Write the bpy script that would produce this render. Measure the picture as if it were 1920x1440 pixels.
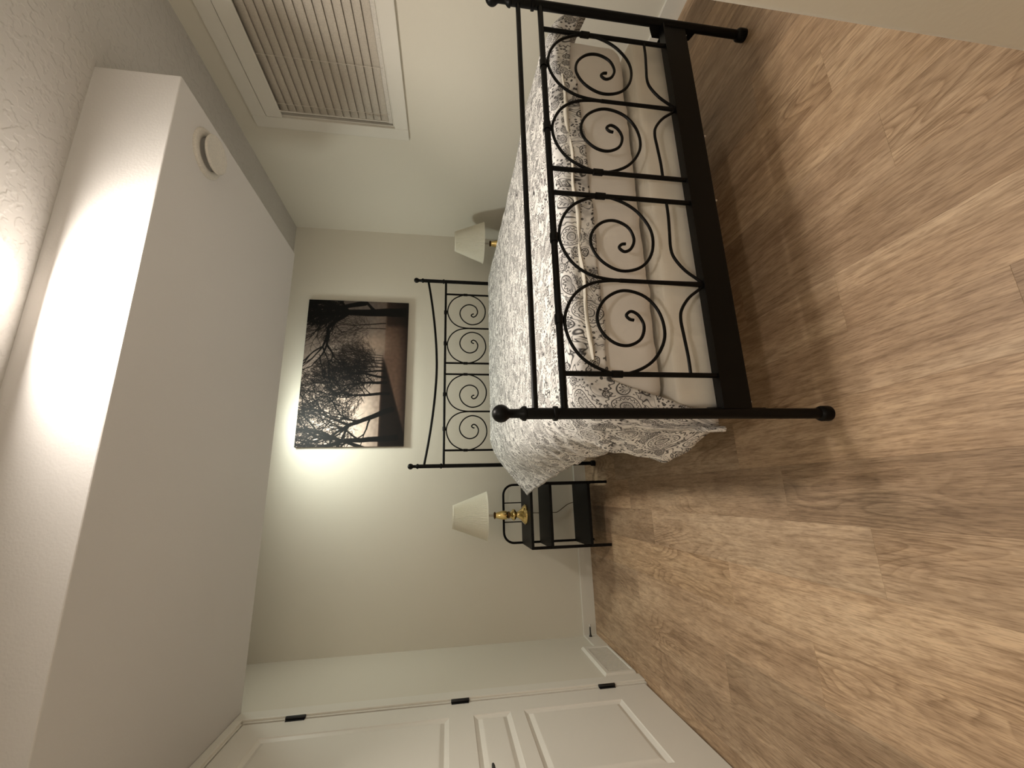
import bpy, bmesh, math, random
import numpy as np
from mathutils import Vector, Matrix, noise

for o in list(bpy.data.objects):
    bpy.data.objects.remove(o, do_unlink=True)
SC = bpy.context.scene
COL = SC.collection
PI = math.pi

# ------------------------------------------------------------------ camera
# the phone was held in portrait, the picture lies on its side: image-up is the room's right
cam_d = bpy.data.cameras.new('camera')
cam_d.sensor_fit = 'HORIZONTAL'
cam_d.sensor_width = 36.0
cam_d.lens = 36.0 * 778.2355 / 1920.0
cam_d.clip_start = 0.03
cam = bpy.data.objects.new('camera', cam_d)
COL.objects.link(cam)
_r = Vector((0.96715375, -0.25397969, 0.01038918))
_u = Vector((0.02805348, 0.14727079, 0.98869829))
_f = Vector((0.25263931, 0.95593181, -0.14955851))
_C = Vector((1.0377968, -3.30874818, 1.09151392))
_m = Matrix.Identity(4)
for i in range(3):
    _m[i][0] = -_u[i]
    _m[i][1] = _r[i]
    _m[i][2] = -_f[i]
    _m[i][3] = _C[i]
cam.matrix_world = _m
SC.camera = cam

# ------------------------------------------------------------------ world (night outside) and exposure
w = bpy.data.worlds.new('night')
w.use_nodes = True
w.node_tree.nodes['Background'].inputs[0].default_value = (0.012, 0.016, 0.03, 1)
w.node_tree.nodes['Background'].inputs[1].default_value = 0.3
SC.world = w
SC.view_settings.view_transform = 'Standard'
SC.view_settings.look = 'None'
SC.view_settings.gamma = 1.0
SC.view_settings.use_curve_mapping = False
SC.view_settings.exposure = 0.13
SC.cycles.use_adaptive_sampling = True
SC.cycles.adaptive_threshold = 0.06
SC.cycles.max_bounces = 7
LIGHT1 = 186.0      # luminance of the front ceiling light's lens
LIGHT2 = 92.0      # luminance of the light behind the bulkhead
LIGHT3 = 82.0     # luminance of the entry's ceiling light behind the camera
LCOL1 = (1.0, 0.92, 0.82, 1)
LCOL2 = (0.94, 1.0, 0.90, 1)

# ------------------------------------------------------------------ measures
W = 3.275
H = 2.3896
YF, YB, XR, ZB = -1.9242, -0.7129, 2.592, 2.1008      # bulkhead
FX, FYW = 1.712, -2.917                                # corner of the wall beside the camera
HALL = -4.7
BX0, BX1, HY, FY = 1.234, 2.6873, -0.2566, -2.2691     # bed posts
BXC = (BX0 + BX1) / 2

# ------------------------------------------------------------------ material helpers
def new_mat(name):
    m = bpy.data.materials.new(name)
    m.use_nodes = True
    nt = m.node_tree
    b = nt.nodes['Principled BSDF']
    return m, nt, b

def N(nt, kind, **kw):
    n = nt.nodes.new(kind)
    for k, v in kw.items():
        if k in n.inputs:
            n.inputs[k].default_value = v
        else:
            setattr(n, k, v)
    return n

def L(nt, a, b):
    nt.links.new(a, b)

def mathn(nt, op, a, b=None, clamp=False):
    n = nt.nodes.new('ShaderNodeMath')
    n.operation = op
    n.use_clamp = clamp
    for i, v in enumerate((a, b)):
        if v is None:
            continue
        if isinstance(v, (int, float)):
            n.inputs[i].default_value = v
        else:
            L(nt, v, n.inputs[i])
    return n.outputs[0]

def ramp(nt, fac, stops):
    n = nt.nodes.new('ShaderNodeValToRGB')
    e = n.color_ramp.elements
    while len(e) < len(stops):
        e.new(0.5)
    for el, (p, c) in zip(e, stops):
        el.position = p
        el.color = c if len(c) == 4 else (*c, 1)
    L(nt, fac, n.inputs[0])
    return n.outputs[0]

def mixc(nt, fac, a, b, mode='MIX'):
    n = nt.nodes.new('ShaderNodeMix')
    n.data_type = 'RGBA'
    n.blend_type = mode
    for sock, v in ((n.inputs[0], fac), (n.inputs[6], a), (n.inputs[7], b)):
        if isinstance(v, (int, float)):
            sock.default_value = v
        elif isinstance(v, tuple):
            sock.default_value = v if len(v) == 4 else (*v, 1)
        else:
            L(nt, v, sock)
    return n.outputs[2]

def obj_coord(nt, scale=(1, 1, 1)):
    tc = N(nt, 'ShaderNodeTexCoord')
    mp = N(nt, 'ShaderNodeMapping')
    mp.inputs['Scale'].default_value = scale
    L(nt, tc.outputs['Object'], mp.inputs['Vector'])
    return mp.outputs[0]

def bump(nt, b, height, strength, dist):
    n = N(nt, 'ShaderNodeBump')
    n.inputs['Strength'].default_value = strength
    n.inputs['Distance'].default_value = dist
    L(nt, height, n.inputs['Height'])
    L(nt, n.outputs[0], b.inputs['Normal'])

def paint(name, col, rough=0.5, tex=90.0, amt=0.15, dist=0.002, spec=0.4):
    m, nt, b = new_mat(name)
    v = obj_coord(nt)
    n = N(nt, 'ShaderNodeTexNoise', Scale=tex, Detail=1.0)
    L(nt, v, n.inputs['Vector'])
    n2 = N(nt, 'ShaderNodeTexNoise', Scale=1.3, Detail=0.0)
    L(nt, v, n2.inputs['Vector'])
    c = ramp(nt, n2.outputs[0], [(0.3, tuple(x * 0.97 for x in col)), (0.7, col)])
    L(nt, c, b.inputs['Base Color'])
    b.inputs['Roughness'].default_value = rough
    b.inputs['Specular IOR Level'].default_value = spec
    bump(nt, b, n.outputs[0], amt, dist)
    return m

def knockdown(name, col):
    m, nt, b = new_mat(name)
    v = obj_coord(nt)
    n = N(nt, 'ShaderNodeTexNoise', Scale=26.0, Detail=2.0, Roughness=0.6)
    L(nt, v, n.inputs['Vector'])
    h = ramp(nt, n.outputs[0], [(0.47, (0, 0, 0)), (0.56, (1, 1, 1))])
    b.inputs['Base Color'].default_value = (*col, 1)
    b.inputs['Roughness'].default_value = 0.7
    b.inputs['Specular IOR Level'].default_value = 0.25
    bump(nt, b, h, 0.5, 0.004)
    return m

def metal_paint(name, col, rough, metallic=0.0, spec=0.5):
    m, nt, b = new_mat(name)
    v = obj_coord(nt)
    n = N(nt, 'ShaderNodeTexNoise', Scale=160.0, Detail=2.0)
    L(nt, v, n.inputs['Vector'])
    c = ramp(nt, n.outputs[0], [(0.35, tuple(x * 0.85 for x in col)), (0.7, col)])
    L(nt, c, b.inputs['Base Color'])
    b.inputs['Roughness'].default_value = rough
    b.inputs['Metallic'].default_value = metallic
    b.inputs['Specular IOR Level'].default_value = spec
    return m

def cloth(name, col, weave=420.0, rough=0.9):
    m, nt, b = new_mat(name)
    v = obj_coord(nt)
    n = N(nt, 'ShaderNodeTexNoise', Scale=weave, Detail=2.0)
    L(nt, v, n.inputs['Vector'])
    n2 = N(nt, 'ShaderNodeTexNoise', Scale=7.0, Detail=4.0)
    L(nt, v, n2.inputs['Vector'])
    c = ramp(nt, n2.outputs[0], [(0.3, tuple(x * 0.93 for x in col)), (0.7, col)])
    L(nt, c, b.inputs['Base Color'])
    b.inputs['Roughness'].default_value = rough
    b.inputs['Specular IOR Level'].default_value = 0.2
    hh = mathn(nt, 'ADD', mathn(nt, 'MULTIPLY', n.outputs[0], 0.15), n2.outputs[0])
    bump(nt, b, hh, 0.35, 0.006)
    return m

WALLC = (0.77, 0.73, 0.635)
M = {}
M['wall'] = paint('wall_paint', WALLC, rough=0.5, tex=110, amt=0.15, spec=0.45)
M['bulk'] = paint('bulkhead_paint', (0.71, 0.69, 0.68), rough=0.6, tex=120, amt=0.22, spec=0.3)
M['ceil'] = knockdown('ceiling_knockdown', (0.61, 0.59, 0.565))
M['trim'] = paint('trim_enamel', (0.80, 0.77, 0.70), rough=0.32, tex=30, amt=0.03, spec=0.5)
M['door'] = paint('door_enamel', (0.80, 0.765, 0.70), rough=0.38, tex=45, amt=0.04, spec=0.5)
M['black'] = metal_paint('black_powder_coat', (0.0025, 0.0023, 0.0022), 0.40, spec=0.16)
M['blackwood'] = metal_paint('black_steel_shelf', (0.0035, 0.0035, 0.0035), 0.5, spec=0.2)
M['hinge'] = metal_paint('matte_black_metal', (0.008, 0.008, 0.009), 0.5)
M['plastic'] = metal_paint('white_plastic', (0.74, 0.70, 0.64), 0.4)
M['slat'] = metal_paint('blind_vinyl', (0.62, 0.56, 0.48), 0.45)
M['cordw'] = metal_paint('blind_cord', (0.72, 0.66, 0.58), 0.7)
M['zinc'] = metal_paint('zinc_bolt', (0.7, 0.7, 0.7), 0.3, 1.0)
M['brass'] = metal_paint('polished_brass', (0.83, 0.63, 0.27), 0.14, 1.0)
M['darkbrass'] = metal_paint('aged_brass_ring', (0.16, 0.08, 0.03), 0.3, 1.0)
M['sheet'] = cloth('cotton_sheet', (0.86, 0.80, 0.71))
M['mattress'] = cloth('mattress_sheet', (0.85, 0.80, 0.75))
M['hem'] = cloth('duvet_placket', (0.60, 0.56, 0.48))
M['cable'] = metal_paint('brown_cable', (0.10, 0.065, 0.03), 0.5)
M['sub'] = metal_paint('subfloor', (0.03, 0.02, 0.012), 0.9)

def mk_shade():
    m, nt, b = new_mat('pleated_shade_fabric')
    v = obj_coord(nt)
    n = N(nt, 'ShaderNodeTexNoise', Scale=300.0, Detail=2.0)
    L(nt, v, n.inputs['Vector'])
    c = ramp(nt, n.outputs[0], [(0.3, (0.86, 0.83, 0.71)), (0.7, (0.92, 0.89, 0.78))])
    L(nt, c, b.inputs['Base Color'])
    b.inputs['Roughness'].default_value = 0.85
    b.inputs['Specular IOR Level'].default_value = 0.15
    tr = N(nt, 'ShaderNodeBsdfTranslucent')
    tr.inputs[0].default_value = (0.88, 0.84, 0.70, 1)
    mx = N(nt, 'ShaderNodeMixShader')
    mx.inputs[0].default_value = 0.25
    L(nt, b.outputs[0], mx.inputs[1])
    L(nt, tr.outputs[0], mx.inputs[2])
    L(nt, mx.outputs[0], nt.nodes['Material Output'].inputs[0])
    return m
M['shade'] = mk_shade()

def mk_glass():
    m, nt, b = new_mat('window_glass')
    v = obj_coord(nt)
    n = N(nt, 'ShaderNodeTexNoise', Scale=3.0)
    L(nt, v, n.inputs['Vector'])
    L(nt, ramp(nt, n.outputs[0], [(0.3, (0.9, 0.93, 0.92)), (0.7, (0.95, 0.97, 0.96))]), b.inputs['Base Color'])
    b.inputs['Roughness'].default_value = 0.02
    b.inputs['Transmission Weight'].default_value = 1.0
    return m
M['glass'] = mk_glass()

def mk_lens(name, col, strength):
    m, nt, b = new_mat(name)
    b.inputs['Base Color'].default_value = (0.9, 0.9, 0.9, 1)
    b.inputs['Emission Color'].default_value = col
    b.inputs['Emission Strength'].default_value = strength
    return m
M['lens1'] = mk_lens('lit_lens_warm', LCOL1, LIGHT1)
M['lens3'] = mk_lens('lit_lens_entry', LCOL1, LIGHT3)
M['lens2'] = mk_lens('lit_lens_cool', LCOL2, LIGHT2)

def mk_oak():
    m, nt, b = new_mat('oak_vinyl_plank')
    tc = N(nt, 'ShaderNodeTexCoord')
    oi = N(nt, 'ShaderNodeObjectInfo')
    comb = N(nt, 'ShaderNodeCombineXYZ')
    L(nt, mathn(nt, 'MULTIPLY', oi.outputs['Random'], 37.0), comb.inputs[0])
    L(nt, mathn(nt, 'MULTIPLY', oi.outputs['Random'], 91.0), comb.inputs[1])
    L(nt, mathn(nt, 'MULTIPLY', oi.outputs['Random'], 53.0), comb.inputs[2])
    add = N(nt, 'ShaderNodeVectorMath', operation='ADD')
    L(nt, tc.outputs['Object'], add.inputs[0])
    L(nt, comb.outputs[0], add.inputs[1])
    def mapped(s):
        mp = N(nt, 'ShaderNodeMapping')
        mp.inputs['Scale'].default_value = s
        L(nt, add.outputs[0], mp.inputs[0])
        return mp.outputs[0]
    def noi(s, scale, det=2.0, rough=0.5, dist=0.0):
        n = N(nt, 'ShaderNodeTexNoise', Scale=scale, Detail=det, Roughness=rough, Distortion=dist)
        L(nt, mapped(s), n.inputs['Vector'])
        return n.outputs[0]
    field = noi((1.0, 0.20, 1.0), 7.0, 1.2, 0.4, 0.25)                      # slow field whose contours make the cathedral figure
    fr = mathn(nt, 'FRACT', mathn(nt, 'MULTIPLY', field, 24.0))
    fig = ramp(nt, fr, [(0.0, (0.0, 0.0, 0.0)), (0.10, (0.30, 0.30, 0.30)), (0.45, (0.9, 0.9, 0.9)), (0.90, (1, 1, 1)), (1.0, (0.1, 0.1, 0.1))])
    figmask = ramp(nt, noi((1.0, 0.35, 1.0), 4.2, 1.0), [(0.47, (0.05, 0.05, 0.05)), (0.63, (1, 1, 1))])
    streak = noi((1.0, 0.055, 1.0), 78.0, 3.0, 0.6, 0.3)
    fine = noi((1.0, 0.075, 1.0), 330.0, 2.0, 0.65)
    mott = noi((1.0, 0.30, 1.0), 38.0, 4.0, 0.6)
    cloud = noi((1.0, 0.22, 1.0), 7.0, 3.0)
    dark = noi((1.0, 0.10, 1.0), 14.0, 2.0, 0.5, 0.8)
    base = ramp(nt, cloud, [(0.25, (0.340, 0.228, 0.143)), (0.5, (0.458, 0.323, 0.211)), (0.78, (0.560, 0.418, 0.287))])
    tone = ramp(nt, oi.outputs['Random'], [(0.0, (0.72, 0.70, 0.68)), (0.25, (0.96, 0.94, 0.92)), (0.5, (0.84, 0.84, 0.84)), (0.75, (1.07, 1.05, 1.02)), (1.0, (0.92, 0.88, 0.82))])
    c = mixc(nt, 1.0, base, tone, 'MULTIPLY')
    c = mixc(nt, 0.8, c, ramp(nt, mott, [(0.32, (0.78, 0.75, 0.72)), (0.52, (1, 1, 1)), (0.7, (1.13, 1.13, 1.11))]), 'MULTIPLY')
    c = mixc(nt, 0.7, c, ramp(nt, streak, [(0.34, (0.66, 0.62, 0.57)), (0.50, (1, 1, 1)), (0.7, (1.10, 1.10, 1.08))]), 'MULTIPLY')
    c = mixc(nt, 0.6, c, ramp(nt, dark, [(0.20, (0.45, 0.38, 0.32)), (0.34, (1, 1, 1))]), 'MULTIPLY')
    figc = mixc(nt, fig, (0.56, 0.50, 0.44), (1.05, 1.05, 1.04))
    fm = mathn(nt, 'MULTIPLY', figmask, 0.75)
    c = mixc(nt, fm, c, mixc(nt, 1.0, c, figc, 'MULTIPLY'))
    fi = ramp(nt, fine, [(0.36, (0.68, 0.64, 0.60)), (0.50, (1.0, 1.0, 1.0)), (0.64, (1.12, 1.12, 1.11))])
    c = mixc(nt, 0.75, c, fi, 'MULTIPLY')
    L(nt, c, b.inputs['Base Color'])
    b.inputs['Roughness'].default_value = 0.46
    b.inputs['Specular IOR Level'].default_value = 0.35
    bump(nt, b, fine, 0.10, 0.0008)
    return m
M['oak'] = mk_oak()

def mk_paisley():
    m, nt, b = new_mat('paisley_print_cotton')
    uv = N(nt, 'ShaderNodeUVMap')
    uv.uv_map = 'cloth'
    warp = N(nt, 'ShaderNodeTexNoise', Scale=5.5, Detail=1.5)
    L(nt, uv.outputs[0], warp.inputs['Vector'])
    sub = N(nt, 'ShaderNodeVectorMath', operation='SUBTRACT')
    L(nt, warp.outputs['Color'], sub.inputs[0])
    sub.inputs[1].default_value = (0.5, 0.5, 0.5)
    sc = N(nt, 'ShaderNodeVectorMath', operation='SCALE')
    L(nt, sub.outputs[0], sc.inputs[0])
    sc.inputs['Scale'].default_value = 0.11
    add = N(nt, 'ShaderNodeVectorMath', operation='ADD')
    L(nt, uv.outputs[0], add.inputs[0])
    L(nt, sc.outputs[0], add.inputs[1])
    P = add.outputs[0]
    def vor(scale, feat='F1', vec=P, rnd=0.9):
        n = N(nt, 'ShaderNodeTexVoronoi', Scale=scale)
        n.feature = feat
        n.inputs['Randomness'].default_value = rnd
        L(nt, vec, n.inputs['Vector'])
        return n
    def line(val, lo, hi):            # 1 on the inked line
        return ramp(nt, val, [(lo, (1, 1, 1)), (hi, (0, 0, 0))])
    def near(val, at, half):          # 1 where val is within half of at
        return line(mathn(nt, 'ABSOLUTE', mathn(nt, 'SUBTRACT', val, at)), half * 0.6, half * 1.5)
    def medallion(scale, spokes, radii, half, off=(0.0, 0.0, 0.0)):
        mp = N(nt, 'ShaderNodeMapping')
        mp.inputs['Location'].default_value = off
        L(nt, P, mp.inputs[0])
        vo = vor(scale, vec=mp.outputs[0], rnd=0.85)
        r = vo.outputs['Distance']
        dv = N(nt, 'ShaderNodeVectorMath', operation='SUBTRACT')
        L(nt, mp.outputs[0], dv.inputs[0])
        L(nt, vo.outputs['Position'], dv.inputs[1])
        sp = N(nt, 'ShaderNodeSeparateXYZ')
        L(nt, dv.outputs[0], sp.inputs[0])
        th = mathn(nt, 'ARCTAN2', sp.outputs[1], sp.outputs[0])
        sc_ = mathn(nt, 'SINE', mathn(nt, 'MULTIPLY', th, float(spokes)))
        drop = mathn(nt, 'MULTIPLY', mathn(nt, 'SINE', th), 0.06)          # teardrop shape
        r1 = mathn(nt, 'ADD', r, drop)
        r2 = mathn(nt, 'ADD', r1, mathn(nt, 'MULTIPLY', sc_, 0.020))
        ink_ = None
        for k, q in enumerate(radii):
            ln_ = near(r2 if k % 2 == 0 else r1, q, half)
            ink_ = ln_ if ink_ is None else mathn(nt, 'MAXIMUM', ink_, ln_)
        inr = mathn(nt, 'MULTIPLY', mathn(nt, 'GREATER_THAN', r1, radii[1]), mathn(nt, 'LESS_THAN', r1, radii[2]))
        spoke = line(mathn(nt, 'ABSOLUTE', sc_), 0.18, 0.42)
        ink_ = mathn(nt, 'MAXIMUM', ink_, mathn(nt, 'MULTIPLY', spoke, inr))
        outside = mathn(nt, 'GREATER_THAN', r1, radii[-1])
        inside = mathn(nt, 'LESS_THAN', r1, radii[1])
        return ink_, outside, inside, vo
    i1, out1, in1, big = medallion(8.6, 17, (0.07, 0.145, 0.245, 0.305, 0.40), 0.011)
    i2, out2, in2, _v2 = medallion(21.0, 9, (0.08, 0.17, 0.29, 0.37), 0.024, (0.37, 0.11, 0))
    sm = vor(85.0, rnd=0.7)
    bead = line(mathn(nt, 'ABSOLUTE', mathn(nt, 'SUBTRACT', sm.outputs['Distance'], 0.20)), 0.09, 0.2)
    nz = N(nt, 'ShaderNodeTexNoise', Scale=15.0, Detail=1.0)
    L(nt, P, nz.inputs['Vector'])
    beadmask = ramp(nt, nz.outputs[0], [(0.46, (0, 0, 0)), (0.50, (1, 1, 1))])
    vn = N(nt, 'ShaderNodeTexNoise', Scale=16.0, Detail=1.5, Distortion=0.9)
    L(nt, P, vn.inputs['Vector'])
    vine_l = near(mathn(nt, 'FRACT', mathn(nt, 'MULTIPLY', vn.outputs[0], 9.0)), 0.5, 0.085)
    fill = mathn(nt, 'MULTIPLY', bead, beadmask)
    fill = mathn(nt, 'MAXIMUM', fill, mathn(nt, 'MULTIPLY', vine_l, mathn(nt, 'SUBTRACT', 1.0, beadmask)))
    fill = mathn(nt, 'MULTIPLY', fill, out2)
    fill = mathn(nt, 'MAXIMUM', fill, i2)
    ink = mathn(nt, 'MAXIMUM', i1, mathn(nt, 'MULTIPLY', fill, out1))
    ink = mathn(nt, 'MULTIPLY', ink, 0.93)
    wash = N(nt, 'ShaderNodeTexNoise', Scale=24.0, Detail=2.0)
    L(nt, P, wash.inputs['Vector'])
    tint = ramp(nt, wash.outputs[0], [(0.36, (0.52, 0.50, 0.485)), (0.50, (0.80, 0.775, 0.75)), (0.7, (0.86, 0.835, 0.80))])
    tint = mixc(nt, mathn(nt, 'MULTIPLY', in1, 0.35), tint, (0.30, 0.29, 0.28))
    c = mixc(nt, ink, tint, (0.028, 0.026, 0.028))
    L(nt, c, b.inputs['Base Color'])
    b.inputs['Roughness'].default_value = 0.75
    b.inputs['Specular IOR Level'].default_value = 0.25
    fin = N(nt, 'ShaderNodeTexNoise', Scale=11.0, Detail=4.0)
    L(nt, uv.outputs[0], fin.inputs['Vector'])
    bump(nt, b, fin.outputs[0], 0.5, 0.012)
    return m
M['paisley'] = mk_paisley()

# ------------------------------------------------------------------ mesh helpers
def obj(name, bm, mat, parent=None, smooth=None, bevel=0.0, seg=2):
    if bevel > 0:
        bmesh.ops.bevel(bm, geom=[e for e in bm.edges], offset=bevel, segments=seg, affect='EDGES', profile=0.5)
    bmesh.ops.recalc_face_normals(bm, faces=bm.faces)
    me = bpy.data.meshes.new(name)
    bm.to_mesh(me)
    bm.free()
    me.materials.append(mat)
    if smooth:
        me.shade_smooth()
        me.set_sharp_from_angle(angle=math.radians(smooth))
    o = bpy.data.objects.new(name, me)
    COL.objects.link(o)
    if parent is not None:
        o.parent = parent
        o.matrix_parent_inverse = Matrix.Translation(-parent.location)
    return o

def empty(name, loc=(0, 0, 0)):
    o = bpy.data.objects.new(name, None)
    o.empty_display_size = 0.05
    COL.objects.link(o)
    o.location = loc
    return o

def tag(o, label=None, cat=None, group=None, kind=None):
    if label: o['label'] = label
    if cat: o['category'] = cat
    if group: o['group'] = group
    if kind: o['kind'] = kind
    return o

def box(bm, x0, x1, y0, y1, z0, z1):
    v = [bm.verts.new((x, y, z)) for x in (x0, x1) for y in (y0, y1) for z in (z0, z1)]
    for f in ((0, 1, 3, 2), (4, 6, 7, 5), (0, 4, 5, 1), (2, 3, 7, 6), (0, 2, 6, 4), (1, 5, 7, 3)):
        bm.faces.new([v[i] for i in f])
    return bm

def B(*a):
    return box(bmesh.new(), *a)

def lathe(bm, prof, seg=28, cx=0, cy=0, cap=True):
    """prof: list of (r, z)"""
    rings = []
    for r, z in prof:
        rings.append([bm.verts.new((cx + r * math.cos(2 * PI * i / seg), cy + r * math.sin(2 * PI * i / seg), z)) for i in range(seg)])
    for a, b in zip(rings, rings[1:]):
        for i in range(seg):
            j = (i + 1) % seg
            bm.faces.new((a[i], a[j], b[j], b[i]))
    if cap:
        bm.faces.new(rings[0][::-1])
        bm.faces.new(rings[-1])
    return bm

def tube(bm, pts, r, seg=12):
    pts = [Vector(p) for p in pts]
    n = len(pts)
    tan = []
    for i in range(n):
        t = pts[min(i + 1, n - 1)] - pts[max(i - 1, 0)]
        tan.append(t.normalized())
    ref = Vector((0, 1, 0))
    if abs(tan[0].dot(ref)) > 0.9:
        ref = Vector((1, 0, 0))
    nrm = (ref - tan[0] * ref.dot(tan[0])).normalized()
    rings = []
    for i in range(n):
        nrm = (nrm - tan[i] * nrm.dot(tan[i])).normalized()
        bi = tan[i].cross(nrm)
        rr = r[i] if isinstance(r, (list, tuple)) else r
        rings.append([bm.verts.new(pts[i] + rr * (math.cos(2 * PI * k / seg) * nrm + math.sin(2 * PI * k / seg) * bi)) for k in range(seg)])
    for a, b in zip(rings, rings[1:]):
        for i in range(seg):
            j = (i + 1) % seg
            bm.faces.new((a[i], a[j], b[j], b[i]))
    bm.faces.new(rings[0][::-1])
    bm.faces.new(rings[-1])
    return bm

def catmull(P, n=8):
    P = [Vector(p) for p in P]
    out = []
    for i in range(len(P) - 1):
        p0, p1, p2, p3 = P[max(i - 1, 0)], P[i], P[i + 1], P[min(i + 2, len(P) - 1)]
        for k in range(n):
            t = k / n
            out.append(0.5 * ((2 * p1) + (p2 - p0) * t + (2 * p0 - 5 * p1 + 4 * p2 - p3) * t * t + (3 * p1 - p0 - 3 * p2 + p3) * t ** 3))
    out.append(P[-1])
    return out

def interp(x, xs, ys):
    return float(np.interp(x, xs, ys))

def copy_tree(o, parent=None):
    c = o.copy()
    COL.objects.link(c)
    if parent is not None:
        c.parent = parent
        c.matrix_parent_inverse = o.matrix_parent_inverse.copy()
    for ch in list(o.children):
        copy_tree(ch, c)
    return c

# ================================================================== THE SETTING
T = 0.12
floor = obj('floor', B(-T, W + T, HALL - T, T, -0.06, -0.006), M['sub'])
tag(floor, 'oak-look plank floor of the bedroom', None, kind='structure')

PWID, POFF = 0.1735, 0.23
joints = {4: -2.05, 3: -2.315, 2: -1.695, 0: -1.585, 7: -2.383, 6: -2.73, 11: -2.508, 5: -1.85, 1: -2.05, 8: -2.02, 9: -2.60, 10: -1.78, -1: -2.45, -2: -2.2}
random.seed(4)
row = -2
while POFF + row * PWID < W + 0.02:
    x0, x1 = POFF + row * PWID, POFF + (row + 1) * PWID
    x0c, x1c = max(x0, -0.03), min(x1, W + 0.03)
    if x1c - x0c < 0.01:
        row += 1
        continue
    j = joints.get(row, -2.0 - random.random() * 1.2)
    ys = []
    y = j
    while y < 0.03:
        y += 1.22
    ymin = HALL if x0 < FX else FYW - 0.03
    cuts = [0.03]
    y -= 1.22
    while y > ymin:
        if y < 0.03: cuts.append(y)
        y -= 1.22
    cuts.append(ymin)
    for a, b_ in zip(cuts, cuts[1:]):
        if a - b_ < 0.01:
            continue
        cxp, cyp = (x0c + x1c) / 2, (a + b_) / 2
        hx, hyy = (x1c - x0c) / 2 - 0.0001, (a - b_) / 2 - 0.0001
        bm = bmesh.new()
        e = 0.0003
        top = [bm.verts.new(p) for p in ((-hx + e, -hyy + e, 0), (hx - e, -hyy + e, 0), (hx - e, hyy - e, 0), (-hx + e, hyy - e, 0))]
        mid = [bm.verts.new(p) for p in ((-hx, -hyy, -e), (hx, -hyy, -e), (hx, hyy, -e), (-hx, hyy, -e))]
        bot = [bm.verts.new((v.co.x, v.co.y, -0.006)) for v in mid]
        bm.faces.new(top)
        for A, Bq in ((top, mid), (mid, bot)):
            for i in range(4):
                k = (i + 1) % 4
                bm.faces.new((A[i], Bq[i], Bq[k], A[k]))
        o = obj('plank', bm, M['oak'])
        o.location = (cxp, cyp, 0)
        o.parent = floor
    row += 1

# ceiling with the dropped bulkhead
ceil = tag(obj('ceiling', B(-T, W + T, HALL - T, T, H, H + 0.08), M['ceil']), 'off-white knockdown textured ceiling', kind='structure')
bm = B(-0.01, XR, YF, YB, ZB, H + 0.01)
obj('bulkhead', bm, M['bulk'], ceil, bevel=0.004, seg=2)['label'] = 'smooth painted duct bulkhead dropped across the ceiling'

# walls
tag(obj('wall_back', B(-T, W + T, 0, T, -0.05, H + 0.05), M['wall']), 'beige painted wall behind the bed', kind='structure')
# left wall with door opening
DH, DT = -0.82, 2.045            # hinge edge, top of door
DL = -1.60
bm = bmesh.new()
box(bm, -T, 0, DH + 0.012, 0.0, -0.05, H + 0.05)
box(bm, -T, 0, HALL - T, DL - 0.012, -0.05, H + 0.05)
box(bm, -T, 0, DL - 0.012, DH + 0.012, DT + 0.012, H + 0.05)
tag(obj('wall_left', bm, M['wall']), 'pale painted wall holding the white door', kind='structure')
# right wall with window opening
WY0, WY1, WZ0, WZ1 = -2.25, -1.122, 1.445, 2.193
bm = bmesh.new()
box(bm, W, W + 0.16, WY1, 0.0, -0.05, H + 0.05)
box(bm, W, W + 0.16, FYW, WY0, -0.05, H + 0.05)
box(bm, W, W + 0.16, WY0, WY1, WZ1, H + 0.05)
box(bm, W, W + 0.16, WY0, WY1, -0.05, WZ0)
tag(obj('wall_right', bm, M['wall']), 'beige painted wall with the window', kind='structure')
bm = bmesh.new()
box(bm, FX, W + T, HALL - T, FYW, -0.05, H + 0.05)
tag(obj('wall_front', bm, M['wall'], bevel=0.012, seg=4, smooth=40), 'painted wall corner close beside the camera', kind='structure')
tag(obj('wall_hall', B(-T, FX, HALL - T, HALL, -0.05, H + 0.05), M['wall']), 'painted end wall of the entry behind the camera', kind='structure')

# baseboards
BH, BT = 0.098, 0.012
def baseboard(name, label, x0, x1, y0, y1, ax):
    bm = B(x0, x1, y0, y1, 0.0, BH)
    es = [e for e in bm.edges if all(abs(v.co.z - BH) < 1e-6 for v in e.verts)]
    bmesh.ops.bevel(bm, geom=es, offset=0.0035, segments=2, affect='EDGES')
    return tag(obj(name, bm, M['trim']), label, kind='structure')
baseboard('baseboard_back', 'white baseboard along the wall behind the bed', 0.0, W, -BT, 0, 0)
baseboard('baseboard_left', 'short white baseboard between corner and wall grille', 0, BT, -0.235, -BT, 1)
baseboard('baseboard_right', 'white baseboard under the window wall', W - BT, W, FYW, -BT, 1)
baseboard('baseboard_front', 'white baseboard at the foot-side wall', FX, W - BT, FYW, FYW + BT, 0)
baseboard('baseboard_hall', 'white baseboard in the entry beside the camera', FX - BT, FX, HALL, FYW + BT, 1)
baseboard('baseboard_hall_left', 'white baseboard beyond the door', 0, BT, HALL, DL - 0.11, 1)

# ------------------------------------------------------------------ door
door = tag(empty('door_1', (0, DH, 0)), 'white three-panel door with black hinges and lever', kind='structure')
CW = 0.082
def casing_piece(bmv):
    return bmv
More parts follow.
